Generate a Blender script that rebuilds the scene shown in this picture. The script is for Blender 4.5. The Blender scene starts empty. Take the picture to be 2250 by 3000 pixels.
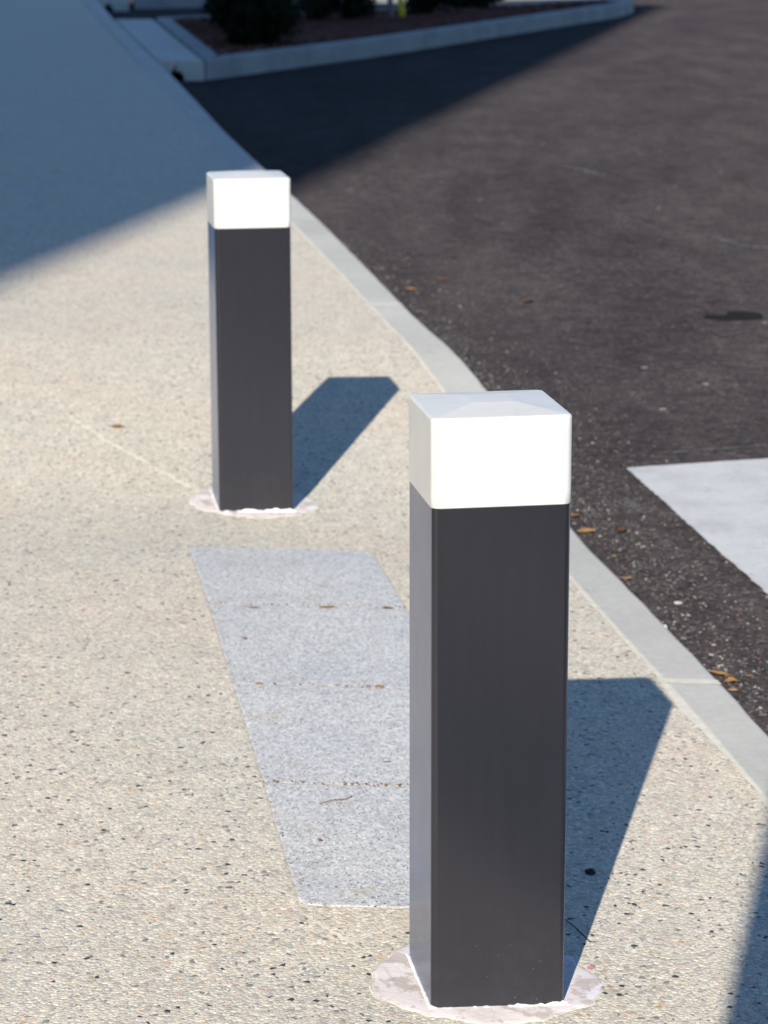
import bpy, bmesh, math, random
from mathutils import Vector, Matrix
R = math.radians
random.seed(7)
scene = bpy.context.scene
COL = scene.collection

# ------------------------------------------------------------------ camera
CAM_H, PITCH, ROLL, FPX = 1.1818, 13.058, 0.132, 7704.8
cam_d = bpy.data.cameras.new('camera')
cam = bpy.data.objects.new('camera', cam_d); COL.objects.link(cam)
cam.location = (0, 0, CAM_H)
cam.rotation_euler = (Matrix.Rotation(R(90 - PITCH), 3, 'X') @ Matrix.Rotation(R(-ROLL), 3, 'Z')).to_euler()
cam_d.sensor_fit = 'VERTICAL'; cam_d.sensor_height = 32.0
cam_d.lens = FPX / 3000 * 32.0
cam_d.clip_start = 0.05; cam_d.clip_end = 2000
cam_d.dof.use_dof = True; cam_d.dof.focus_distance = 2.72; cam_d.dof.aperture_fstop = 12.0
scene.camera = cam

# ------------------------------------------------------------------ light
SUN_AZ, SUN_EL = 12.21, 30.06           # shadows run towards azimuth 12.2 deg right of +Y
sdir = Vector((math.sin(R(SUN_AZ)) * math.cos(R(SUN_EL)), math.cos(R(SUN_AZ)) * math.cos(R(SUN_EL)), -math.sin(R(SUN_EL))))
world = bpy.data.worlds.new('World'); scene.world = world; world.use_nodes = True
wn = world.node_tree.nodes; wl = world.node_tree.links
sky = wn.new('ShaderNodeTexSky'); sky.sky_type = 'NISHITA'; sky.sun_disc = False
sky.sun_elevation = R(SUN_EL)
sky.sun_rotation = R(180 + SUN_AZ)
sky.air_density = 1.0; sky.dust_density = 0.0; sky.ozone_density = 6.0
wl.new(sky.outputs[0], wn['Background'].inputs[0]); wn['Background'].inputs[1].default_value = 0.095
sun_d = bpy.data.lights.new('sun', 'SUN'); sun_d.energy = 4.7; sun_d.angle = R(0.4); sun_d.color = (1.0, 0.94, 0.83)
sun = bpy.data.objects.new('sun', sun_d); COL.objects.link(sun)
sun.rotation_euler = sdir.to_track_quat('-Z', 'Y').to_euler(); sun.location = (-5, -20, 15)
scene.view_settings.view_transform = 'Standard'; scene.view_settings.look = 'None'
scene.view_settings.exposure = 0.50; scene.view_settings.gamma = 1.0
scene.view_settings.use_curve_mapping = False
scene.cycles.max_bounces = 6

# ------------------------------------------------------------------ helpers
def obj(name, bm, mat, parent=None, smooth=False, loc=None):
    me = bpy.data.meshes.new(name)
    bmesh.ops.recalc_face_normals(bm, faces=bm.faces)
    bm.to_mesh(me); bm.free()
    for m in (mat if isinstance(mat, (list, tuple)) else [mat]): me.materials.append(m)
    o = bpy.data.objects.new(name, me); COL.objects.link(o)
    if parent: o.parent = parent
    if loc: o.location = loc
    if smooth:
        for f in me.polygons: f.use_smooth = True
    return o
def struct(name, bm, mat, label=None, smooth=False):
    o = obj(name, bm, mat, None, smooth); o['kind'] = 'structure'
    if label: o['label'] = label
    return o
def tag(o, label, cat, group=None, kind=None):
    o['label'] = label; o['category'] = cat
    if group: o['group'] = group
    if kind: o['kind'] = kind
    return o
def thing(name, label, cat, loc, rz=0, group=None):
    o = bpy.data.objects.new(name, None); COL.objects.link(o)
    o.location = loc; o.rotation_euler = (0, 0, rz); o.empty_display_size = .1
    return tag(o, label, cat, group)
def box(bm, x0, x1, y0, y1, z0, z1):
    v = [bm.verts.new(c) for c in ((x0,y0,z0),(x1,y0,z0),(x1,y1,z0),(x0,y1,z0),(x0,y0,z1),(x1,y0,z1),(x1,y1,z1),(x0,y1,z1))]
    for f in ((0,3,2,1),(4,5,6,7),(0,1,5,4),(1,2,6,5),(2,3,7,6),(3,0,4,7)): bm.faces.new([v[i] for i in f])
def prism(bm, pts, z0, z1):
    a = [bm.verts.new((x, y, z0)) for x, y in pts]; b = [bm.verts.new((x, y, z1)) for x, y in pts]
    bm.faces.new(a[::-1]); bm.faces.new(b); n = len(pts)
    for i in range(n): bm.faces.new((a[i], a[(i+1) % n], b[(i+1) % n], b[i]))
def interp(y, P):
    if y <= P[0][0]:
        (y0, x0), (y1, x1) = P[0], P[1]; return x0 + (x1-x0)*(y-y0)/(y1-y0)
    for (y0, x0), (y1, x1) in zip(P, P[1:]):
        if y <= y1: return x0 + (x1-x0)*(y-y0)/(y1-y0)
    (y0, x0), (y1, x1) = P[-2], P[-1]; return x0 + (x1-x0)*(y-y0)/(y1-y0)
def clampi(y, P):
    return interp(min(max(y, P[0][0]), P[-1][0]), P)

CY = [(-50,0),(2.76,0),(3.9,.015),(4.6,.007),(5.02,-.007),(5.19,-.002),(6.1,.07),(6.6,.1),(8,.105),(60,.105)]
def tz_raw(x, y):
    c = clampi(y, CY); m = .112 - .1557*(y - 2.76); k = clampi(y, [(6.3,.04),(9,0)])
    return c - k*max(-.6, min(.6, x - m))
def tz(x, y):                                    # height of the pavement (dropped towards the crossing)
    return sum(tz_raw(x, y+d) for d in (-.1, -.05, 0, .05, .1))/5
OUT = [(3.0,.665),(3.7,.562),(4.65,.426),(4.95,.384),(5.6,.318),(6.28,.236),(6.86,.117),(7.285,.053),(8.83,-.177),(9.95,-.345),(10.95,-.493),(12.67,-.75),(15.07,-1.08),(17.08,-1.36),(25.4,-2.56),(29.1,-3.06),(45,-5.3)]
INN = [(3.0,.578),(3.465,.509),(3.9,.442),(4.35,.372),(4.6,.335),(5.5,.228),(6.25,.132),(6.545,.070),(7.19,-.031),(8.2,-.185),(8.985,-.308),(10.95,-.608),(12.3,-.80),(15.3,-1.22),(17.8,-1.61),(27.8,-3.05),(45,-5.47)]
def xo(y): return sum(interp(y+d, OUT) for d in (-.3,-.15,0,.15,.3))/5
def xi(y): return sum(interp(y+d, INN) for d in (-.4,-.2,0,.2,.4))/5
ROAD_Z = -.03

# ------------------------------------------------------------------ materials
class NT:
    def __init__(s, name, rough=.6, spec=.5):
        s.m = bpy.data.materials.new(name); s.m.use_nodes = True
        s.n = s.m.node_tree.nodes; s.l = s.m.node_tree.links; s.b = s.n['Principled BSDF']
        s.b.inputs['Roughness'].default_value = rough
        s.b.inputs['Specular IOR Level'].default_value = spec
        s.tc = s.n.new('ShaderNodeTexCoord')
        s.co = s.tc.outputs['Object']
    def noise(s, scale, detail=4, rough=.55, stretch=None):
        t = s.n.new('ShaderNodeTexNoise'); t.inputs['Scale'].default_value = scale
        t.inputs['Detail'].default_value = detail; t.inputs['Roughness'].default_value = rough
        co = s.co
        if stretch:
            mp = s.n.new('ShaderNodeMapping'); mp.inputs['Scale'].default_value = stretch; s.l.new(co, mp.inputs[0]); co = mp.outputs[0]
        s.l.new(co, t.inputs['Vector']); return t.outputs['Fac']
    def vor(s, scale, feature='F1', rnd=1, warp=0, stretch=None):
        t = s.n.new('ShaderNodeTexVoronoi'); t.feature = feature; t.inputs['Scale'].default_value = scale
        t.inputs['Randomness'].default_value = rnd
        co = s.co
        if stretch:
            mp = s.n.new('ShaderNodeMapping'); mp.inputs['Scale'].default_value = stretch; s.l.new(co, mp.inputs[0]); co = mp.outputs[0]
        s.l.new(co, t.inputs['Vector']); return t
    def sep(s, c):
        t = s.n.new('ShaderNodeSeparateColor'); s.l.new(c, t.inputs[0]); return t.outputs
    def ramp(s, fac, stops, mode='LINEAR'):
        r = s.n.new('ShaderNodeValToRGB'); r.color_ramp.interpolation = mode
        e = r.color_ramp.elements
        while len(e) < len(stops): e.new(.5)
        for el, (p, c) in zip(e, stops):
            el.position = p; el.color = (c, c, c, 1) if isinstance(c, (int, float)) else (*c, 1)
        s.l.new(fac, r.inputs[0]); return r.outputs[0]
    def mix(s, a, b, fac, mode='MIX'):
        m = s.n.new('ShaderNodeMix'); m.data_type = 'RGBA'; m.blend_type = mode
        for i, v in ((6, a), (7, b), (0, fac)):
            if isinstance(v, (int, float)): m.inputs[i].default_value = v if i == 0 else (v, v, v, 1)
            elif isinstance(v, tuple): m.inputs[i].default_value = (*v, 1)
            else: s.l.new(v, m.inputs[i])
        return m.outputs[2]
    def math(s, op, a, b=0.):
        m = s.n.new('ShaderNodeMath'); m.operation = op
        for i, v in enumerate((a, b)):
            if isinstance(v, (int, float)): m.inputs[i].default_value = v
            else: s.l.new(v, m.inputs[i])
        return m.outputs[0]
    def color(s, c):
        if isinstance(c, tuple): s.b.inputs['Base Color'].default_value = (*c, 1)
        else: s.l.new(c, s.b.inputs['Base Color'])
    def rough(s, c): s.l.new(c, s.b.inputs['Roughness'])
    def bump(s, h, dist, strength=1.0):
        b = s.n.new('ShaderNodeBump'); b.inputs['Distance'].default_value = dist; b.inputs['Strength'].default_value = strength
        s.l.new(h, b.inputs['Height']); s.l.new(b.outputs[0], s.b.inputs['Normal'])
    def xy(s):
        t = s.n.new('ShaderNodeSeparateXYZ'); s.l.new(s.co, t.inputs[0]); return t.outputs

def aggregate():
    m = NT('exposed_aggregate', .8, .3)
    v1 = m.vor(175); v1e = m.vor(175, 'DISTANCE_TO_EDGE'); v2 = m.vor(330)
    c1 = m.sep(v1.outputs['Color']); c2 = m.sep(v2.outputs['Color'])
    st = m.ramp(c1[0], [(0,(.47,.45,.40)),(.12,(.67,.62,.52)),(.27,(.58,.56,.51)),(.42,(.73,.70,.61)),(.58,(.64,.575,.49)),(.70,(.80,.76,.66)),(.80,(.48,.47,.45)),(.865,(.24,.24,.25)),(.888,(.055,.057,.07)),(.904,(.52,.36,.20)),(.914,(.60,.56,.48)),(.96,(.68,.50,.38))], 'CONSTANT')
    sm = m.ramp(c2[1], [(0,(.65,.61,.53)),(.3,(.57,.545,.49)),(.55,(.73,.69,.60)),(.92,(.36,.35,.34)),(.95,(.16,.16,.17)),(.963,(.66,.60,.48))], 'CONSTANT')
    pick = m.ramp(c1[2], [(0,0),(.42,1)], 'CONSTANT')
    c = m.mix(sm, st, pick)
    mort = m.ramp(v1e.outputs[0], [(.03,.72),(.14,1)])
    c = m.mix(c, m.mix(c, mort, 1, 'MULTIPLY'), .75)
    big = m.ramp(m.noise(1.6, 5), [(.35,(1.01,.985,.94)),(.52,(1.065,1.015,.945)),(.68,(1.09,1.00,.92))])
    c = m.mix(c, big, 1, 'MULTIPLY')
    med = m.ramp(m.noise(22, 3), [(.3,.93),(.7,1.06)])
    c = m.mix(c, med, 1, 'MULTIPLY')
    sp = m.ramp(m.noise(3.1, 2), [(.70,1),(.78,.80)])
    c = m.mix(c, sp, 1, 'MULTIPLY')
    m.color(c)
    h = m.math('ADD', v1.outputs['Distance'], m.math('MULTIPLY', v2.outputs['Distance'], .6))
    m.bump(m.math('SUBTRACT', 1., h), .0016, .65)
    return m.m
def granite():
    m = NT('grey_granite', .6, .4)
    v = m.vor(420); c1 = m.sep(v.outputs['Color']); v2 = m.vor(160); c2 = m.sep(v2.outputs['Color'])
    c = m.ramp(c1[0], [(0,(.56,.55,.54)),(.3,(.655,.645,.63)),(.55,(.50,.495,.49)),(.72,(.73,.715,.70)),(.90,(.27,.28,.31)),(.955,(.09,.095,.11)),(.98,(.62,.60,.56))], 'CONSTANT')
    d = m.ramp(c2[1], [(0,.88),(.5,1.0),(.8,1.08)], 'CONSTANT')
    c = m.mix(c, d, 1, 'MULTIPLY')
    blo = m.ramp(m.noise(5, 4), [(.3,(.94,.945,.955)),(.7,(1.04,1.03,1.0))]); c = m.mix(c, blo, 1, 'MULTIPLY')
    st = m.ramp(m.noise(14, 3), [(.60,(1,1,1)),(.74,(.92,.88,.78))]); c = m.mix(c, st, 1, 'MULTIPLY')
    m.color(c); m.bump(m.noise(300, 3), .0008, .5); return m.m
def asphalt():
    m = NT('asphalt', .95, .04); m.b.inputs['Diffuse Roughness'].default_value = 1.0
    v = m.vor(120); c1 = m.sep(v.outputs['Color']); v2 = m.vor(45); c2 = m.sep(v2.outputs['Color'])
    c = m.ramp(c1[0], [(0,(.055,.048,.048)),(.25,(.068,.060,.058)),(.5,(.048,.043,.045)),(.7,(.082,.074,.071)),(.86,(.033,.030,.032)),(.93,(.125,.118,.11)),(.975,(.064,.057,.056))], 'CONSTANT')
    near = m.ramp(c2[0], [(0,1),(.982,1.0),(.984,3.6)], 'CONSTANT')
    dot = m.ramp(v2.outputs['Distance'], [(.16,1),(.2,0)])
    c = m.mix(c, m.mix(c, near, 1, 'MULTIPLY'), dot)
    big = m.ramp(m.noise(.9, 6, .6, (1,.35,1)), [(.3,(.82,.80,.83)),(.5,(1,1,1)),(.72,(1.22,1.20,1.15))]); c = m.mix(c, big, 1, 'MULTIPLY')
    med = m.ramp(m.noise(5, 6, .62, (1,.28,1)), [(.3,(.84,.82,.84)),(.5,(1,1,1)),(.66,(1.14,1.14,1.12)),(.74,(1.3,1.3,1.3))]); c = m.mix(c, med, 1, 'MULTIPLY')
    fine = m.ramp(m.noise(17, 4, .6), [(.32,.76),(.68,1.22)]); c = m.mix(c, fine, 1, 'MULTIPLY')
    # pale scuff marks dragged across the asphalt
    v3 = m.vor(7); c3 = m.sep(v3.outputs['Color'])
    pb = m.math('MULTIPLY', m.ramp(v3.outputs['Distance'], [(.055,1),(.075,0)]), m.ramp(c3[0], [(0,0),(.45,.4),(.75,1)], 'CONSTANT'))
    c = m.mix(c, (.32,.30,.28), pb)
    mot = m.ramp(m.noise(2.2, 4, .6, (1,.3,1)), [(.35,(.86,.84,.84)),(.65,(1.14,1.12,1.08))]); c = m.mix(c, mot, 1, 'MULTIPLY')
    c = m.mix(c, (.60,.595,.66), 1., 'MULTIPLY')
    sc = m.ramp(m.noise(2.3, 5, .65, (.5,1.6,1)), [(.70,0),(.735,.6)])
    c = m.mix(c, (.16,.16,.165), sc)
    m.color(c)
    m.bump(m.math('SUBTRACT', m.math('MULTIPLY', m.noise(60, 3), .5), v.outputs['Distance']), .0035, .7)
    return m.m
def concrete(name, base, var=.08, bumpd=.0012, stain=.8):
    m = NT(name, .75, .3)
    n1 = m.ramp(m.noise(2.2, 6, .6), [(.3, tuple(b*(1-var) for b in base)), (.7, tuple(b*(1+var) for b in base))])
    n2 = m.ramp(m.noise(60, 5, .65), [(.3, 1-var), (.7, 1+var*.6)])
    c = m.mix(n1, n2, 1, 'MULTIPLY')
    n3 = m.ramp(m.noise(7, 5, .7), [(.60, 1), (.76, stain)]); c = m.mix(c, n3, 1, 'MULTIPLY')
    v = m.ramp(m.vor(140).outputs['Distance'], [(.03, .62), (.09, 1)]); c = m.mix(c, v, .6, 'MULTIPLY')
    m.color(c); m.bump(m.noise(150, 4), bumpd, .6); return m.m
def paint_post():
    m = NT('charcoal_paint', .30, .55); m.b.inputs['Sheen Weight'].default_value = .14; m.b.inputs['Sheen Roughness'].default_value = .35; m.b.inputs['Sheen Tint'].default_value = (.42,.56,1,1)
    n = m.ramp(m.noise(2.5, 3), [(.3,(.0180,.0178,.0235)),(.7,(.0210,.0206,.0265))])
    n2 = m.ramp(m.noise(90, 5, .7, (1,1,.08)), [(.35,.96),(.65,1.05)])
    c = m.mix(n, n2, 1, 'MULTIPLY')
    z = m.xy()[2]
    low = m.ramp(z, [(.0,1),(.14,0)])
    sp = m.ramp(m.vor(75).outputs['Distance'], [(.035,1),(.075,0)])
    du = m.ramp(m.noise(30, 6, .7), [(.5,0),(.8,.5)])
    c = m.mix(c, (.30,.28,.26), m.math('MULTIPLY', m.math('ADD', m.math('MULTIPLY', sp, .35), m.math('MULTIPLY', du, .10)), low))
    m.color(c)
    m.rough(m.math('ADD', m.math('MULTIPLY', m.noise(25, 5, .6), .10), m.math('ADD', .18, m.math('MULTIPLY', low, .08))))
    st = m.noise(8, 6, .75, (.3,.3,18))
    m.bump(m.math('ADD', m.math('MULTIPLY', m.noise(420, 2), .35), m.math('MULTIPLY', st, low)), .00025, .6)
    return m.m
def paint_cap():
    m = NT('white_cap_plastic', .38, .5)
    n = m.ramp(m.noise(12, 5), [(.3,(.61,.60,.575)),(.7,(.66,.65,.625))])
    d = m.ramp(m.noise(38, 6, .7, (1,1,.25)), [(.52,1),(.80,.86)]); c = m.mix(n, d, 1, 'MULTIPLY')
    s = m.ramp(m.vor(70).outputs['Distance'], [(.025,.80),(.05,1)]); c = m.mix(c, s, .7, 'MULTIPLY')
    m.color(c); m.bump(m.noise(260, 3), .0002, .5); return m.m
def mortar():
    m = NT('pale_pink_mortar', .7, .3)
    c = m.ramp(m.noise(11, 6, .6), [(.3,(.70,.61,.59)),(.52,(.77,.70,.69)),(.7,(.80,.77,.775))])
    b = m.ramp(m.noise(26, 7, .65), [(.52,0),(.57,.9)]); c = m.mix(c, (.50,.42,.37), m.math('MULTIPLY', b, .85)); ck = m.ramp(m.vor(14, 'DISTANCE_TO_EDGE').outputs[0], [(.0,.72),(.012,1)]); c = m.mix(c, ck, .6, 'MULTIPLY')
    m.color(c); m.bump(m.noise(45, 6, .7), .002, .7); return m.m
def flat(name, c, rough=.7, var=.2, scale=30, bumpd=.001, spec=.3):
    m = NT(name, rough, spec)
    m.color(m.ramp(m.noise(scale, 5, .6), [(.3, tuple(x*(1-var) for x in c)), (.7, tuple(x*(1+var) for x in c))]))
    m.bump(m.noise(scale*4, 3), bumpd, .5); return m.m
def roadpaint():
    m = NT('worn_white_road_paint', .6, .4)
    c = m.ramp(m.noise(9, 6, .65), [(.25,(.44,.435,.425)),(.5,(.58,.57,.555)),(.75,(.66,.65,.63))])
    w = m.ramp(m.noise(70, 5, .7), [(.56,0),(.68,.7)]); c = m.mix(c, (.30,.30,.31), m.math('MULTIPLY', w, .8)); w2 = m.ramp(m.noise(2.2, 6, .7), [(.55,0),(.75,.5)]); c = m.mix(c, (.42,.41,.40), w2)
    p = m.ramp(m.vor(90).outputs['Distance'], [(.05,.55),(.13,1)]); c = m.mix(c, p, .5, 'MULTIPLY')
    m.color(c); m.bump(m.noise(120, 4, .7), .002, .8); return m.m
M = dict(agg=aggregate(), gran=granite(), asp=asphalt(), kerb=concrete('kerb_concrete', (.52,.505,.46), .09),
         slab=concrete('apron_concrete', (.52,.52,.48), .08), isl=concrete('island_kerb_concrete', (.29,.31,.32), .2, .003, .6),
         crack=flat('pale_seam', (.74,.69,.57), .8, .15, 60), seam=flat('cream_mortar', (.68,.64,.55), .8, .12, 60), post=paint_post(), cap=paint_cap(), mort=mortar(),
         bead=flat('white_mortar', (.84,.83,.81), .7, .08, 80), paint=roadpaint(),
         mulch=flat('bark_mulch', (.10,.038,.028), .9, .5, 25, .01, .05), leafg=flat('dark_shrub_leaf', (.010,.015,.007), .8, .45, 6, .001, .05),
         bark=flat('grey_bark', (.22,.20,.20), .85, .25, 30, .004), yellow=flat('yellow_plastic', (.62,.50,.03), .5, .06, 20),
         dry1=flat('orange_dry_leaf', (.46,.27,.12), .6, .25, 120), dry2=flat('tan_dry_leaf', (.50,.34,.19), .65, .25, 120),
         dry3=flat('brown_dry_leaf', (.26,.13,.06), .65, .3, 120), dark=flat('dark_patch', (.022,.020,.020), .9, .2, 20, .001, .03),
         wht=flat('white_stone', (.72,.70,.66), .6, .1, 80), chip=flat('pale_chip', (.45,.44,.42), .7, .2, 80), blk=flat('black_stone', (.02,.02,.024), .5, .2, 80),
         pink=flat('pink_chip', (.75,.12,.18), .5, .1, 80), wall=concrete('pale_render', (.42,.40,.37), .06), roof=flat('roof_membrane', (.2,.2,.2), .8),
         steel=flat('grey_painted_steel', (.16,.165,.17), .4, .06, 10), pipe=flat('soiled_pipe_bore', (.03,.03,.03), .9))
def glass():
    m = NT('window_glass', .05, .8); m.color((.02,.025,.03)); return m.m
M['glass'] = glass()

# ------------------------------------------------------------------ setting: road, pavement, kerb
bm = bmesh.new()
v = [bm.verts.new(c) for c in ((-400,-400,ROAD_Z),(400,-400,ROAD_Z),(400,600,ROAD_Z),(-400,600,ROAD_Z))]
bm.faces.new(v)
struct('road', bm, M['asp'])

ys = [-3 + .1*i for i in range(131)] + [10 + .5*i for i in range(71)]
offs = [0,.04,.08,.12,.16,.2,.25,.3,.36,.42,.5,.6,.7,.8,.9,1.0,1.2,1.6,2.4,4,8,16,40]
bm = bmesh.new(); rows = []
for y in ys:
    x0 = xi(y); rows.append([bm.verts.new((x0-o, y, tz(x0-o, y))) for o in offs])
for a, b in zip(rows, rows[1:]):
    for i in range(len(offs)-1): bm.faces.new((a[i], b[i], b[i+1], a[i+1]))
struct('pavement', bm, M['agg'], smooth=True)

# kerb: long concrete edge, rounded arris on the road side, a face down to the road
def kerb_strip(bm, y0, y1, lift=.0015):
    n = max(2, int((y1-y0)/.08)); rws = []
    for i in range(n+1):
        y = y0 + (y1-y0)*i/n; a, b = xi(y)+.006, xo(y); z = tz(b, y) + lift; za = tz(a, y) + lift; r = .007
        w = .0008*math.sin(y*41.3) + .0006*math.sin(y*97.7+1)
        prof = [(a, -.08), (a, za-.002), (a+.002, za), ((a+b)/2, (z+za)/2), (b-r+w, z), (b-.3*r+w, z-.3*r), (b+w, z-r), (b+.004+w, ROAD_Z-.05)]
        rws.append([bm.verts.new((px, y, pz)) for px, pz in prof])
    for A, B in zip(rws, rws[1:]):
        for i in range(len(A)-1): bm.faces.new((A[i], A[i+1], B[i+1], B[i]))
    bm.faces.new(rws[0]); bm.faces.new(rws[-1][::-1])
bm = bmesh.new()
joints = [.55, 3.945, 5.62, 7.28, 10.6, 14.0, 17.6, 21.2, 24.8, 28.4]
prev = -3
for j in joints + [45]:
    kerb_strip(bm, prev, j-.012); prev = j+.012
struct('kerb', bm, M['kerb'], smooth=False)
# cream mortar in the kerb joints and between kerb and pavement
bm = bmesh.new()
for j in joints:
    rr = []
    for y in (j-.0125, j+.0125):
        a, b = xi(y), xo(y)-.003
        rr.append([bm.verts.new((x, y, tz(x, y)+.0005+(.0015))) for x in (a, (a+b)/2, b)] + [bm.verts.new((b+.001, y, ROAD_Z-.04))])
    for i in range(3): bm.faces.new((rr[0][i], rr[0][i+1], rr[1][i+1], rr[1][i]))
pr = None
for i in range(700):
    y = -2.9 + i*.03; x = xi(y)
    w = .0015 + .0015*math.sin(y*23) + .001*math.sin(y*61+2) + .003*random.random() + .011*math.exp(-((y-3.80)/.10)**2)
    cur = (bm.verts.new((x-w, y, tz(x-w, y)+.0012)), bm.verts.new((x+.0055, y, tz(x, y)+.0012)))
    if pr: bm.faces.new((pr[0], pr[1], cur[1], cur[0]))
    pr = cur
struct('mortar_joint', bm, M['seam'])

def ribbon(pts, w, lift, zf, jitter=.2):
    bm = bmesh.new(); P = []
    for (x0, y0), (x1, y1) in zip(pts, pts[1:]):
        n = max(2, int(math.hypot(x1-x0, y1-y0)/.008))
        P += [(x0+(x1-x0)*i/n, y0+(y1-y0)*i/n) for i in range(n)]
    P.append(pts[-1]); pr = None
    for i, (x, y) in enumerate(P):
        q = P[min(i+1, len(P)-1)]; o = P[max(i-1, 0)]
        d = Vector((q[0]-o[0], q[1]-o[1])).normalized(); nrm = Vector((-d.y, d.x))
        e = min(1, i/6, (len(P)-1-i)/6)*w*.5
        a = e*(1+random.uniform(-jitter, jitter)*2); b = e*(1+random.uniform(-jitter, jitter)*2)
        A, B = (x+nrm.x*a, y+nrm.y*a), (x-nrm.x*b, y-nrm.y*b)
        cur = (bm.verts.new((*A, zf(*A)+lift)), bm.verts.new((*B, zf(*B)+lift)))
        if pr: bm.faces.new((pr[0], pr[1], cur[1], cur[0]))
        pr = cur
    return bm
struct('seam_line', ribbon([(-.72,5.82),(-.60,5.60),(-.50,5.44),(-.37,5.23)], .012, .0012, tz, .5), M['crack'])
struct('seam_line', ribbon([(-.105,2.955),(-.08,2.91),(-.02,2.83)], .008, .0012, tz, .5), M['crack'])

# ------------------------------------------------------------------ painted stripe of the crossing
def rough_poly(pts, step, amp):
    out = []
    for (x0, y0), (x1, y1) in zip(pts, pts[1:]+pts[:1]):
        L = math.hypot(x1-x0, y1-y0); n = max(1, int(L/step))
        for i in range(n):
            t = i/n; out.append((x0+(x1-x0)*t+random.uniform(-amp, amp), y0+(y1-y0)*t+random.uniform(-amp, amp)))
    return out
bm = bmesh.new()
sp = rough_poly([(.531,5.632),(.611,5.063),(.687,4.548),(.80,3.8),(1.0,2.5),(4.5,2.9),(4.3,6.75)], .02, .0022)
bm.faces.new([bm.verts.new((x, y, ROAD_Z+.004)) for x, y in sp])
bmesh.ops.triangulate(bm, faces=bm.faces)
struct('crossing_stripe', bm, M['paint'])
# faint pale scuffs and a dark oil patch on the road
rz = lambda x, y: ROAD_Z
for pts, w in (([(1.17,10.22),(1.22,10.15),(1.29,10.19)], .05), ([(1.22,9.75),(1.30,9.45),(1.42,9.38),(1.6,9.40)], .035), ([(.80,12.35),(.90,12.33),(1.0,11.95)], .035),
               ([(-.45,13.95),(-.36,13.98)], .06), ([(.50,5.36),(.53,5.18)], .015), ([(.60,5.80),(.74,5.84),(.95,5.92)], .012)):
    struct('scuff_mark', ribbon(pts, w, .0012, rz, .6), flat('pale_scuff', (.12,.115,.11), .9, .4, 40, .001, .05))
bm = bmesh.new()
bm.faces.new([bm.verts.new((1.04+a, 7.78+b, ROAD_Z+.0025)) for a, b in [(-.09,.0),(-.03,-.06),(.05,-.05),(.09,-.03),(.10,.08),(.05,.12),(.0,.11),(-.01,.05),(-.07,.05)]])
struct('oil_stain', bm, M['dark'])

# ------------------------------------------------------------------ granite paving slabs
def slab(corners, rad, label):
    # rounded polygon (rad per corner), bevelled arris, set flush in the pavement
    pts = []
    n = len(corners)
    for i in range(n):
        p = Vector(corners[i]); a = Vector(corners[i-1]); b = Vector(corners[(i+1) % n]); r = rad[i]
        da, db = (a-p).normalized(), (b-p).normalized()
        for k in range(6):
            t = k/5; q = p + da*r*(1-t)**2 + db*r*t**2; pts.append((q.x, q.y))
    dense = []
    for (x0, y0), (x1, y1) in zip(pts, pts[1:]+pts[:1]):
        m_ = max(1, int(math.hypot(x1-x0, y1-y0)/.03))
        dense += [(x0+(x1-x0)*i/m_+random.uniform(-.0008,.0008), y0+(y1-y0)*i/m_+random.uniform(-.0008,.0008)) for i in range(m_)]
    bm = bmesh.new(); cx = sum(x for x, y in dense)/len(dense); cy = sum(y for x, y in dense)/len(dense)
    rings = []
    for s_, dz in ((1, -.03), (1, .0006), (.990, .0012), (.5, .0012)):
        rings.append([bm.verts.new((cx+(x-cx)*s_, cy+(y-cy)*s_, tz(cx+(x-cx)*s_, cy+(y-cy)*s_)+dz)) for x, y in dense])
    for A, B in zip(rings, rings[1:]):
        for i in range(len(A)): bm.faces.new((A[i], A[(i+1) % len(A)], B[(i+1) % len(A)], B[i]))
    c = bm.verts.new((cx, cy, tz(cx, cy)+.0012))
    for i in range(len(dense)): bm.faces.new((rings[-1][i], rings[-1][(i+1) % len(dense)], c))
    tag(obj('paving_slab', bm, M['gran']), label, 'paving slab', 'grey granite slabs set in the pavement between the bollards')
L = [(-.366,4.784),(-.298,4.330),(-.230,3.845),(-.164,3.398),(-.101,2.965)]
Rt = [(-.026,4.801),(.036,4.345),(.100,3.852),(.160,3.405),(.205,2.970)]
g = .0022
labs = ['grey granite slab nearest the far bollard, with rounded far right corner', 'grey granite slab second from the far bollard, one dark chip on it',
        'grey granite slab third from the far bollard, partly behind the near bollard', 'grey granite slab closest to the camera, beside the near bollard foot']
bm = bmesh.new(); pr = None
for i in range(61):
    y = 2.972 + (4.790-2.972)*i/60; a = interp(y, [(p[1], p[0]) for p in L[::-1]])-.0035; b = interp(y, [(p[1], p[0]) for p in Rt[::-1]])+.003
    if y > 4.745: b -= .05*((y-4.745)/.045)**2
    if y < 3.0: b -= .04*((3.0-y)/.028)**2; a += .016*((3.0-y)/.028)**2
    cur = [bm.verts.new((x, y, tz(x, y)+.0007)) for x in (a, a+(b-a)*.33, a+(b-a)*.66, b)]
    if pr:
        for j in range(3): bm.faces.new((pr[j], pr[j+1], cur[j+1], cur[j]))
    pr = cur
struct('slab_bedding', bm, flat('sandy_joint_fill', (.50,.465,.41), .9, .35, 60))
for k in range(4):
    a, b, c_, d_ = L[k], Rt[k], Rt[k+1], L[k+1]
    slab([(a[0], a[1]-g), (b[0], b[1]-g), (c_[0], c_[1]+g), (d_[0], d_[1]+g)], [.012, .055 if k == 0 else .008, .04 if k == 3 else .008, .02 if k == 3 else .010], labs[k])

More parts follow.
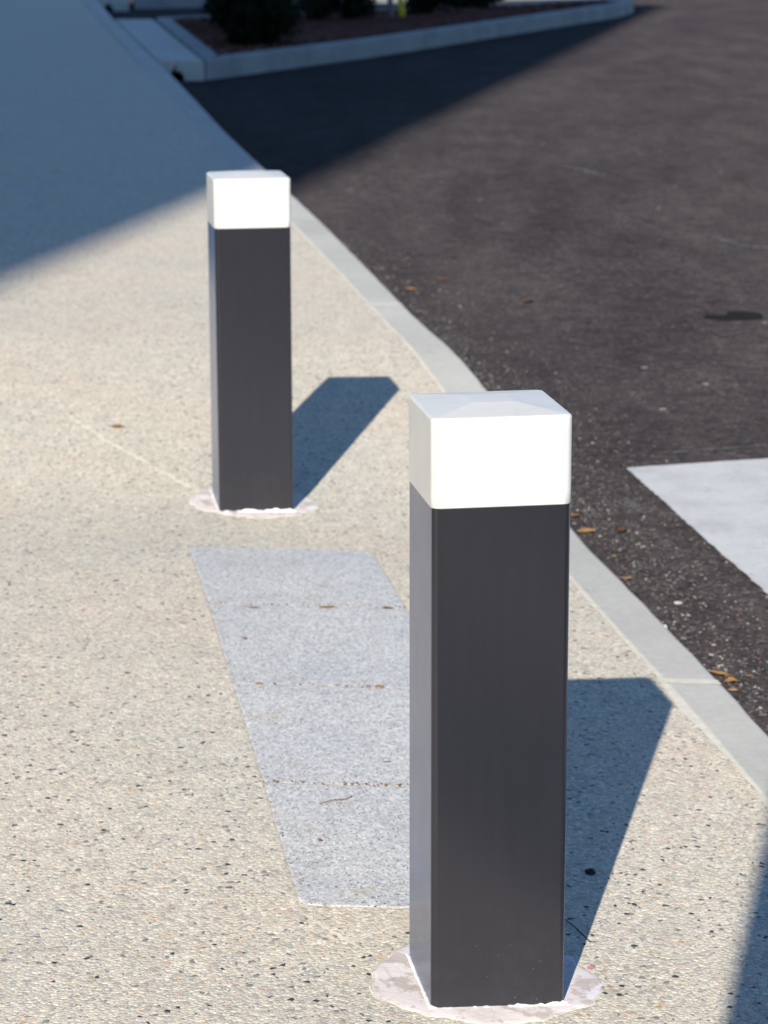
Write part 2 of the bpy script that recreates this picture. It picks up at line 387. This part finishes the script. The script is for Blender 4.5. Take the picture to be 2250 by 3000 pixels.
# ------------------------------------------------------------------ bollards
S, HB, HT = .15, .5634, .6599
def loop(bm, half, r, z, n=5, jz=None):
    vs = []
    for cx, cy, a0 in ((1,1,0),(-1,1,90),(-1,-1,180),(1,-1,270)):
        for k in range(n+1):
            a = R(a0 + 90*k/n)
            x, y = cx*(half-r)+r*math.cos(a), cy*(half-r)+r*math.sin(a)
            vs.append(bm.verts.new((x, y, z + (jz(x, y) if jz else 0))))
    return vs
def skin(bm, A, B, smooth=True, corner=0):
    for i in range(len(A)):
        f = bm.faces.new((A[i], A[(i+1) % len(A)], B[(i+1) % len(A)], B[i])); f.smooth = smooth and not (corner and i % corner == corner-1)
def bollard(loc, yaw, label, seed):
    rnd = random.Random(seed)
    t = thing('bollard', label, 'bollard', loc, yaw, 'charcoal bollards with white caps along the pavement')
    bm = bmesh.new(); h = S/2 - .0006
    Ls = [loop(bm, h, .0065, z) for z in (-.12, 0, .1, .2, .3, .4, .5, HB+.004)]
    for A, B in zip(Ls, Ls[1:]): skin(bm, A, B, True, 6)
    o = obj('post', bm, M['post'], t)
    bm = bmesh.new(); H2 = S/2 + .0004; r = .0055
    Ls = [loop(bm, h-.004, .003, HB+.003), loop(bm, H2-.0012, .008, HB), loop(bm, H2, .009, HB+.0012)]
    Ls += [loop(bm, H2, .009, HB + (HT-.004-HB)*k/6) for k in range(1, 7)]
    for k in range(1, 5):
        a = R(90*k/4); Ls.append(loop(bm, H2-.004*(1-math.cos(a)), .009-.003*(1-math.cos(a)), HT-.004+.004*math.sin(a)))
    for A, B in zip(Ls, Ls[1:]): skin(bm, A, B, True, 6)
    top = loop(bm, H2-.0048, .0055, HT+.0001); skin(bm, Ls[-1], top, False)
    q = loop(bm, H2*.30, .0004, HT+.0062); skin(bm, top, q, False)
    f = bm.faces.new(q); f.smooth = False
    obj('cap', bm, M['cap'], t)
    # pinkish mortar collar, an uneven disc on the sloping pavement
    inv = lambda x, y: (loc[0]+x*math.cos(yaw)-y*math.sin(yaw), loc[1]+x*math.sin(yaw)+y*math.cos(yaw))
    N = 140; ph = [rnd.uniform(0, 6.28) for _ in range(6)]
    rad = lambda a: .124 + .006*math.sin(2*a+ph[0]) + .004*math.sin(5*a+ph[1]) + .0025*math.sin(11*a+ph[2]) + .0015*math.sin(23*a+ph[3]) + .0008*math.sin(47*a+ph[4])
    def zt(x, y, d): wx, wy = inv(x, y); return tz(wx, wy) - loc[2] + d
    bm = bmesh.new(); rg = []
    for s_, d in ((1.0, -.0003), (.985, .0007), (.95, .0015), (.8, .0018), (.6, .0020), (.3, .002)):
        rg.append([bm.verts.new((rad(a)*s_*math.cos(a), rad(a)*s_*math.sin(a), zt(rad(a)*s_*math.cos(a), rad(a)*s_*math.sin(a), d))) for a in (6.2832*i/N for i in range(N))])
    for A, B in zip(rg, rg[1:]): skin(bm, A, B)
    obj('mortar_collar', bm, M['mort'], t)
    # raised broken white rim of the collar
    bm = bmesh.new(); rg = []
    for s_, d in ((1.008, .0001), (1.003, .0010), (.994, .0016), (.988, .0012)):
        ring = []
        for i in range(N):
            a = 6.2832*i/N; rr = rad(a)*s_ + rnd.uniform(-.0006, .0006); dd = d*(.35 + .9*abs(math.sin(3.5*a+ph[5])*math.sin(7.3*a)))
            ring.append(bm.verts.new((rr*math.cos(a), rr*math.sin(a), zt(rr*math.cos(a), rr*math.sin(a), max(dd, .0003)))))
        rg.append(ring)
    for A, B in zip(rg, rg[1:]): skin(bm, A, B)
    obj('mortar_rim', bm, M['seam'], t)
    # crumbly white bead where the post meets the mortar
    bm = bmesh.new(); base = []
    n = 34
    per = [(-1+2*i/n, -1) for i in range(n)] + [(1, -1+2*i/n) for i in range(n)] + [(1-2*i/n, 1) for i in range(n)] + [(-1, 1-2*i/n) for i in range(n)]
    r0, r1, r2 = [], [], []
    wob = 0
    for i, (u, w) in enumerate(per):
        wob = .8*wob + rnd.uniform(-.0012, .0012)
        hh = max(.0006, .0024 + wob*1.3 + (.0028 if u > -.4 else 0) + rnd.uniform(-.0007,.0007)) if w == -1 else max(.0024, .0030+wob*.5)
        def P(half, dz): x, y = u*half, w*half; return bm.verts.new((x, y, zt(x, y, dz)))
        r0.append(P(h-.002, hh)); r1.append(P(h+.0018, hh)); r2.append(P(h+(.0045 if w == -1 else .003)+rnd.uniform(-.0004,.0008), .0020))
    skin(bm, r0, r1, False); skin(bm, r1, r2, False)
    obj('mortar_bead', bm, M['bead'], t)
    return t
bollard((.1123, 2.7615, 0), .1587, 'nearest tall charcoal square bollard with white cap, standing beside grey slabs', 3)
bollard((-.2660, 5.1879, 0), .1619, 'farther charcoal square bollard with white cap, standing beyond the grey slabs', 11)

# ------------------------------------------------------------------ litter
def leaf(x, y, z, size, mat, rz_, label, cat='leaf', fat=.5, group='dry leaf scraps lying on the ground'):
    bm = bmesh.new(); rnd = random.Random(int(x*1e4)+int(y*1e3)); nu, nv = 8, 4
    curl = rnd.uniform(.25, .6); tw = rnd.uniform(-.6, .6); gr = []
    for i in range(nu+1):
        u = i/nu; w = fat*math.sin(math.pi*min(1, u*.92+.06))**.8 * (1+rnd.uniform(-.12,.12)); row = []
        for j in range(nv+1):
            t_ = j/nv*2-1
            row.append(bm.verts.new(((u-.5)*size, t_*w*size*.5, size*(.04 + curl*(t_*w)**2*.9 + .18*(u-.5)**2 + .10*tw*t_*(u-.5)))))
        gr.append(row)
    for a, b in zip(gr, gr[1:]):
        for j in range(nv): bm.faces.new((a[j], a[j+1], b[j+1], b[j]))
    ret = bmesh.ops.solidify(bm, geom=bm.faces[:], thickness=.0004)
    o = obj(cat_name(cat), bm, mat, None, True, (x, y, z)); o.rotation_euler = (rnd.uniform(-.1,.1), rnd.uniform(-.1,.1), rz_)
    return tag(o, label, cat, group)
def cat_name(c): return {'leaf': 'dry_leaf', 'twig': 'twig'}[c]
def stone(x, y, z, sz, mat, label, name='pebble'):
    bm = bmesh.new(); bmesh.ops.create_icosphere(bm, subdivisions=2, radius=1)
    rnd = random.Random(int(x*9000))
    k = (sz[0]*.5, sz[1]*.5, sz[2]*.5)
    for v in bm.verts:
        f = 1+rnd.uniform(-.13, .13); v.co = Vector((v.co.x*k[0]*f, v.co.y*k[1]*f, v.co.z*k[2]*f+k[2]*.8))
    o = obj(name, bm, mat, None, False, (x, y, z)); o.rotation_euler = (0, 0, rnd.uniform(0, 3))
    return tag(o, label, 'pebble')
T = tz
leaf(-.095, 4.330, T(-.095,4.33)+.002, .030, M['dry2'], .1, 'tan leaf scrap in the middle of the joint between the two farthest slabs', fat=.35)
leaf(.006, 4.338, T(0,4.338)+.002, .024, M['dry1'], .2, 'orange brown leaf scrap at the right end of the farthest slab joint', fat=.4)
leaf(-.224, 4.310, T(-.224,4.31)+.002, .030, M['dry2'], -.3, 'faint tan leaf scrap at the left of the farthest slab joint', fat=.2)
leaf(-.007, 3.853, T(-.007,3.853)+.002, .015, M['dry1'], .1, 'orange leaf scrap in the middle slab joint beside the near bollard', fat=.5)
leaf(-.19, 3.846, T(-.19,3.84)+.002, .013, M['dry2'], .1, 'small tan leaf scrap at the left end of the middle slab joint', fat=.5)
leaf(.003, 3.501, T(.003,3.5)+.002, .013, M['dry2'], .0, 'thin tan leaf scrap on the third slab beside the near bollard', fat=.3)
leaf(-.589, 5.711, T(-.589,5.711)+.002, .030, M['dry1'], .1, 'yellow orange leaf on the pavement left of the far bollard', fat=.6)
stone(.257, 3.103, T(.257,3.103), (.016,.012,.008), M['blk'], 'small black pebble lying in the near bollard shadow')
stone(-.226, 4.10, T(-.226,4.1)+.004, (.006,.009,.002), M['dry3'], 'small dark chip lying on the second granite slab')
stone(.233, 2.803, T(.233,2.803), (.007,.006,.003), M['pink'], 'tiny bright pink chip beside the near bollard mortar collar')
stone(-.083, 3.177, T(-.083,3.177)+.004, (.005,.006,.003), M['dry3'], 'tiny reddish brown crumb lying on the slab closest to the camera')
stone(.520, 4.498, ROAD_Z, (.017,.010,.006), M['chip'], 'white stone chip on the asphalt between kerb and white stripe')
stone(.478, 4.33, ROAD_Z, (.012,.012,.010), M['wht'], 'pale round pebble on the asphalt close against the kerb')
def tube(bm, pts, rads, n=6):
    rg = []
    for i, p in enumerate(pts):
        d = (Vector(pts[min(i+1, len(pts)-1)]) - Vector(pts[max(i-1, 0)])).normalized()
        a = d.orthogonal().normalized(); b = d.cross(a)
        rg.append([bm.verts.new(Vector(p) + (a*math.cos(6.2832*k/n) + b*math.sin(6.2832*k/n))*rads[i]) for k in range(n)])
    for A, B in zip(rg, rg[1:]): skin(bm, A, B)
    bm.faces.new(rg[0][::-1]); bm.faces.new(rg[-1])
def twig(pts, r, label, mat):
    bm = bmesh.new(); tube(bm, [(x, y, tz(x, y)+dz) for x, y, dz in pts], [r]*len(pts), 5)
    tag(obj('twig', bm, mat, None, True), label, 'twig')
twig([(-.087,3.318,.003),(-.070,3.331,.004),(-.052,3.339,.003),(-.044,3.352,.003)], .0006, 'thin curved tan stem lying on the slab closest to the camera', M['dry3'])
twig([(.205,2.965,.002),(.222,2.925,.004),(.240,2.880,.002)], .0008, 'thin dark twig in shadow at the near bollard foot', M['blk'])
for x, y, s_, m_, a, f_, lb in [
    (.401,5.035,.052,'dry1',.1,.45,'orange brown curled leaf against the kerb just right of the near bollard'),
    (.386,5.175,.034,'dry1',.9,.6,'orange leaf half hidden behind the near bollard at the kerb'),
    (.470,5.043,.040,'dry3',1.2,.8,'round dull brown leaf on the asphalt left of the white stripe tip'),
    (.449,4.735,.020,'dry1',.5,.6,'smaller orange leaf just above the long one touching the kerb'),
    (.445,4.668,.032,'dry1',-.5,.4,'long orange leaf touching the kerb, below a smaller orange one'),
    (.540,4.052,.046,'dry1',-.5,.38,'long curled orange leaf at the kerb beside the mortar joint'),
    (.553,4.012,.030,'dry1',.2,.7,'crumpled deep orange leaf just below the long curled one'),
    (.549,3.965,.024,'dry2',.0,.5,'pale tan leaf touching the kerb below the crumpled orange one'),
    (.585,4.045,.014,'dry1',.0,.6,'tiny orange scrap on the asphalt right of the curled leaves'),
    (.438,4.600,.022,'dry3',.7,.5,'small reddish leaf pressed on the kerb edge in the gutter'),
    (.437,4.84,.016,'dry2',.7,.6,'small tan leaf on the asphalt above the orange pair'),
    (.515,4.62,.012,'dry2',.7,.7,'tiny yellowish scrap alone on the asphalt mid gutter'),
    (.09,8.36,.05,'dry1',.1,.6,'orange leaf on the far asphalt close to the kerb'),
    (.19,8.58,.05,'dry3',.3,.6,'brown leaf on the far asphalt beyond the orange one'),
    (.451,8.084,.05,'dry3',.3,.6,'reddish brown leaf alone on the open asphalt'),
    ]:
    leaf(x, y, ROAD_Z+.002, s_*.85, M[m_], a, lb, fat=f_)
# crumbs of organic dirt in the slab joints and loose grit along the gutter: uncountable, one object each
def grit(name, spots, mats, label, cat):
    bm = bmesh.new()
    for x, y, z, s_, mi in spots:
        tmp = []
        a = random.uniform(0, 6.28); k = (random.uniform(.7,1.3)*s_, random.uniform(.6,1.0)*s_, random.uniform(.4,.7)*s_)
        dirs = [(1,0,0),(0,1,0),(-1,0,0),(0,-1,0),(0,0,1),(0,0,-1)]
        for d in dirs:
            f = random.uniform(.75, 1.2); px, py = d[0]*k[0]*f + random.uniform(-.2,.2)*s_*abs(d[2]), d[1]*k[1]*f
            tmp.append(bm.verts.new((x+px*math.cos(a)-py*math.sin(a), y+px*math.sin(a)+py*math.cos(a), z+k[2]*.6+d[2]*k[2])))
        for i in range(4):
            for p in (4, 5):
                f = bm.faces.new((tmp[i], tmp[(i+1) % 4], tmp[p])); f.material_index = mi
    o = obj(name, bm, mats); tag(o, label, cat, None, 'stuff'); return o
gm = [flat('grit_dark', (.045,.042,.042), .8, .3, 50), flat('grit_grey', (.12,.115,.11), .8, .3, 50), flat('grit_pale', (.34,.32,.29), .7, .2, 50), flat('grit_rust', (.24,.11,.06), .8, .3, 50)]
sp = []
for _ in range(14000):
    y = 3.2 + (random.random()**1.15)*6.5; d = abs(random.gauss(0, 1))*.10 + random.random()*.04 + .002
    if random.random() < .25: d = random.random()*.35
    s_ = random.uniform(.0015, .0040) * (1.3 if random.random() < .10 else 1)
    mi = random.choices([0,1,2,3], [.50,.435,.055,.01])[0]
    sp.append((xo(y)+d+.002, y, ROAD_Z, s_, mi))
grit('loose_grit', sp, gm, 'loose grey and pale grit scattered on the asphalt along the kerb', 'grit')
sp = []
def along(a, b, n, s0, s1, mats_, spread=.0025, zoff=.003):
    for _ in range(n):
        t = random.random(); x = a[0]+(b[0]-a[0])*t+random.gauss(0, spread); y = a[1]+(b[1]-a[1])*t+random.gauss(0, spread)
        sp.append((x, y, tz(x, y)+zoff, random.uniform(s0, s1), random.choice(mats_)))
for k in range(1, 4):
    along(L[k], Rt[k], (30, 45, 110)[k-1], .0008, .0026, [0,0,1,1,2,3])
along(L[1], L[4], 90, .0006, .0016, [0,1,3], .002, .001)
along(L[3], (-.10,3.02), 20, .001, .002, [0,0,3], .002, .002)
grit('joint_dirt', sp, [gm[0], M['dry3'], M['dry2'], M['dry1']], 'brown dirt and leaf crumbs caught in the joints of the granite slabs', 'dirt')

# ------------------------------------------------------------------ planted island in the shade
IZ = .115
front = [(-1.235,18.60),(-.06,21.42),(1.35,25.35),(2.55,28.75)]
backp = [(2.80,29.9),(2.55,30.6),(1.304,28.9),(-1.852,25.9),(-2.16,25.5)]
loopI = front + backp
def inset(pts, d):
    out = []; n = len(pts); cx = sum(p[0] for p in pts)/n
    area = sum(pts[i][0]*pts[(i+1) % n][1]-pts[(i+1) % n][0]*pts[i][1] for i in range(n)); sg = 1 if area > 0 else -1
    for i in range(n):
        p = Vector(pts[i]); a = (p-Vector(pts[i-1])).normalized(); b = (Vector(pts[(i+1) % n])-p).normalized()
        na, nb = Vector((-a.y, a.x))*sg, Vector((-b.y, b.x))*sg; m_ = (na+nb).normalized()
        out.append(tuple(p + m_*d/max(.4, m_.dot(na))))
    return out
def subdiv(pts, step):
    out = []
    for (x0, y0), (x1, y1) in zip(pts, pts[1:]+pts[:1]):
        n = max(1, int(math.hypot(x1-x0, y1-y0)/step)); out += [(x0+(x1-x0)*i/n, y0+(y1-y0)*i/n) for i in range(n)]
    return out
def island_kerb(pts, w, z, name):
    A = subdiv(pts, .3); bm = bmesh.new(); rg = []
    for d, zz in ((-.004, ROAD_Z-.05), (0, z-.02), (.006, z-.006), (.02, z), (w-.01, z), (w, z-.01), (w, z-.06)):
        B = inset(A, d); rg.append([bm.verts.new((x, y, zz)) for x, y in B])
    for P, Q in zip(rg, rg[1:]): skin(bm, P, Q, False)
    return struct(name, bm, M['isl'])
island_kerb(loopI, .13, IZ, 'island_kerb')
bm = bmesh.new(); inner = subdiv(inset(loopI, .125), .25)
cx = sum(p[0] for p in inner)/len(inner); cy = sum(p[1] for p in inner)/len(inner)
rg = []
for s_ in (1, .85, .7, .5, .3, .1):
    rg.append([bm.verts.new((cx+(x-cx)*s_, cy+(y-cy)*s_, IZ-.035+(1-s_)*.05+random.uniform(-.012,.012)*(s_ < 1))) for x, y in inner])
for P, Q in zip(rg, rg[1:]): skin(bm, P, Q, False)
bm.faces.new(rg[-1])
struct('planting_bed', bm, M['mulch'])
# bark chips on the bed
def in_poly(x, y, P):
    c = False
    for (x0, y0), (x1, y1) in zip(P, P[1:]+P[:1]):
        if (y0 > y) != (y1 > y) and x < (x1-x0)*(y-y0)/(y1-y0)+x0: c = not c
    return c
sp = []
while len(sp) < 5000:
    x, y = random.uniform(-2.1, 2.7), random.uniform(18.7, 30)
    if in_poly(x, y, inner): sp.append((x, y, IZ-.02, random.uniform(.010,.026), random.choice([0,0,1,2])))
grit('bark_chips', sp, [flat('bark_chip_red', (.17,.06,.04), .9, .3, 8, .001, .05), flat('bark_chip_brown', (.06,.033,.028), .9, .3, 8, .001, .05), flat('bark_chip_pale', (.16,.11,.09), .9, .3, 8, .001, .05)], 'reddish brown bark chips covering the shaded planting bed', 'bark mulch')

# concrete apron bridging the gutter, with a drain bore through it
def apron(y0, y1, name, xl0, xr0, xl1, xr1, z, hole_r):
    bm = bmesh.new()
    def prof(xl, xr, y):
        w = xr-xl; hc = hole_r*1.7+.02
        pts = [(0, z), (w*.45, z), (w-.012, z), (w, z-.012), (w, ROAD_Z-.05), (hc+hole_r, ROAD_Z-.05)]
        pts += [(hc+hole_r*math.cos(R(a)), ROAD_Z+.012+hole_r*math.sin(R(a))) for a in range(0, 181, 15)]
        pts += [(hc-hole_r, ROAD_Z-.05), (0, ROAD_Z-.05)]
        return [bm.verts.new((xl+px, y, pz)) for px, pz in pts]
    rws = []
    for k in range(9):
        t = k/8; rws.append(prof(xl0+(xl1-xl0)*t, xr0+(xr1-xr0)*t, y0+(y1-y0)*t))
    for A, B in zip(rws, rws[1:]): skin(bm, A, B, False)
    bm.faces.new(rws[0]); bm.faces.new(rws[-1][::-1])
    bmesh.ops.triangulate(bm, faces=[f for f in bm.faces if len(f.verts) > 4])
    return struct(name, bm, M['slab'])
apron(18.55, 25.3, 'gutter_apron', xo(18.55)+.012, -1.243, xo(25.3)+.012, -2.175, .108, .058)
apron(30.6, 40, 'gutter_apron', xo(30.6)+.012, -2.9, xo(40)+.012, -4.2, .108, .058)
island_kerb([(-2.89,31.2),(6,36.5),(6,44),(-4.19,44)], .13, .115, 'island_kerb')
bm = bmesh.new(); prism(bm, inset([(-2.89,31.2),(6,36.5),(6,44),(-4.19,44)], .126), -.05, .08); struct('planting_bed', bm, M['mulch'])

# shrubs
def shrub(x, y, w, h, n, label, seed):
    rnd = random.Random(seed); t = thing('shrub', label, 'shrub', (x, y, IZ-.03), 0, 'dark shrubs in the planted island')
    bm = bmesh.new()
    for k in range(7):
        a = rnd.uniform(0, 6.28); r_ = rnd.uniform(.2, .75)*w*.5; hh = h*rnd.uniform(.5, .85)
        tube(bm, [(0,0,-.02), (r_*.4*math.cos(a), r_*.4*math.sin(a), hh*.45), (r_*math.cos(a), r_*math.sin(a), hh)], [.012,.008,.003], 5)
    obj('stem', bm, M['bark'], t)
    cl = [(rnd.uniform(-.36,.36)*w, rnd.uniform(-.36,.36)*w, rnd.uniform(.2,.8)*h, rnd.uniform(.14,.26)*w) for _ in range(16)]
    bm = bmesh.new()
    for _ in range(n):
        c = rnd.choice(cl); d = Vector((rnd.gauss(0,1), rnd.gauss(0,1), rnd.gauss(0,1))).normalized()*c[3]*rnd.uniform(.3,1.08)
        p = Vector((c[0], c[1], c[2])) + d
        if p.z < .02: p.z = rnd.uniform(.02, .1)
        u = Vector((rnd.gauss(0,1), rnd.gauss(0,1), rnd.gauss(0,.7))).normalized(); v_ = u.orthogonal().normalized()
        s_ = rnd.uniform(.018, .038)
        q = [p-u*s_, p+v_*s_*.42, p+u*s_, p-v_*s_*.42]
        bm.faces.new([bm.verts.new(k_) for k_ in q])
    obj('foliage', bm, M['leafg'], t)
shrub(-1.02, 20.9, .82, .55, 9000, 'largest dark bushy shrub at the left corner of the shaded island', 1)
shrub(-1.15, 23.6, .80, .55, 6000, 'dark shrub behind the largest one in the shaded island', 2)
shrub(-.42, 24.9, .62, .45, 5000, 'low dark shrub left of the thin grey tree trunk', 3)
shrub(.50, 26.3, .62, .48, 5000, 'dark shrub right of the thin grey tree trunk', 4)
shrub(1.0, 27.9, .55, .40, 4000, 'rightmost dark shrub near the pointed end of the island', 5)

# young tree with a yellow sleeve beside its foot
t = thing('young_tree', 'young tree with thin pale grey trunk rising from the planted island', 'tree', (.085, 25.35, IZ-.03))
bm = bmesh.new()
tube(bm, [(0,0,-.05),(-.02,0,.25),(-.075,0,.8),(-.09,.02,1.5),(-.06,.03,2.3)], [.034,.028,.024,.019,.010], 10)
for a, z0, ln in ((.5,1.2,.5),(2.3,1.4,.45),(4.2,1.55,.5),(5.4,1.8,.35),(1.4,1.9,.35)):
    tube(bm, [(-.085,.02,z0),(-.085+ln*.5*math.cos(a),.02+ln*.5*math.sin(a),z0+ln*.45),(-.085+ln*math.cos(a),.02+ln*math.sin(a),z0+ln*.95)], [.010,.007,.003], 5)
obj('trunk', bm, M['bark'], t)
bm = bmesh.new(); rnd = random.Random(9)
for _ in range(3500):
    d = Vector((rnd.gauss(0,.28), rnd.gauss(0,.28), rnd.gauss(0,.3))); p = Vector((-.08,.02,2.0))+d
    u = Vector((rnd.gauss(0,1), rnd.gauss(0,1), rnd.gauss(0,1))).normalized(); v_ = u.orthogonal().normalized(); s_ = rnd.uniform(.02,.04)
    bm.faces.new([bm.verts.new(k_) for k_ in (p-u*s_, p+v_*s_*.45, p+u*s_, p-v_*s_*.45)])
obj('crown', bm, M['leafg'], t)
bm = bmesh.new()
tube(bm, [(0,0,-.03),(-.006,0,.08),(-.02,0,.19),(-.03,0,.26)], [.030,.032,.028,.018], 12)
tag(obj('marker_sleeve', bm, M['yellow'], None, True, (.185, 25.45, IZ-.02)), 'short yellow plastic sleeve standing at the foot of the young tree', 'marker')

# ------------------------------------------------------------------ out-of-frame shadow casters: the building, and one added unseen box
hB = 20.5; Ls_ = hB/math.tan(R(SUN_EL)); hB += ROAD_Z
B = Vector((3.392 - Ls_*math.sin(R(SUN_AZ)), 32.107 - Ls_*math.cos(R(SUN_AZ))))
wd = Vector((.1817, 1)).normalized()              # direction of the long wall
lw = Vector((-wd.y, wd.x))
t = thing('office_building', 'tall pale building standing left of the camera whose shadow covers the upper left', 'building', (B.x, B.y, 0), math.atan2(wd.y, wd.x)-math.pi/2)
bm = bmesh.new(); box(bm, -18, 0, -34, 0, -.1, hB-.4); obj('wall', bm, M['wall'], t)
bm = bmesh.new(); box(bm, -18, 0.0, -34, 0, hB-.397, hB); obj('roof', bm, M['roof'], t)
for fl in range(6):
    for k in range(8):
        bm = bmesh.new(); y0 = -32.6+k*4.1; z0 = 1.0+fl*3.3
        box(bm, -.05, .03, y0, y0+2.2, z0, z0+1.6); f_ = obj('window', bm, M['steel'], t)
        bm = bmesh.new(); box(bm, .031, .036, y0+.08, y0+2.12, z0+.08, z0+1.52); obj('pane', bm, M['glass'], f_)
    for k in range(4):
        bm = bmesh.new(); x0 = -16.6+k*4.2; z0 = 1.0+fl*3.3
        box(bm, x0, x0+2.2, -.05, .03, z0, z0+1.6); f_ = obj('window', bm, M['steel'], t)
        bm = bmesh.new(); box(bm, x0+.08, x0+2.12, .031, .036, z0+.08, z0+1.52); obj('pane', bm, M['glass'], f_)
t = thing('shadow_blocker', 'unseen added grey pillar standing behind the camera, casting the soft shadow at lower right', 'blocker', (.0, -.45, 0), R(-12))  # box added unseen, its shadow stands in for the person holding the camera
bm = bmesh.new(); box(bm, -.30, .32, -.12, .0, .0, 2.45); bmesh.ops.bevel(bm, geom=bm.edges[:], offset=.02, segments=2, affect='EDGES'); obj('blocker_body', bm, M['steel'], t)
bm = bmesh.new(); box(bm, -.36, .38, -.18, .06, -.02, .06); obj('base', bm, M['slab'], t)  # foot of the same added box
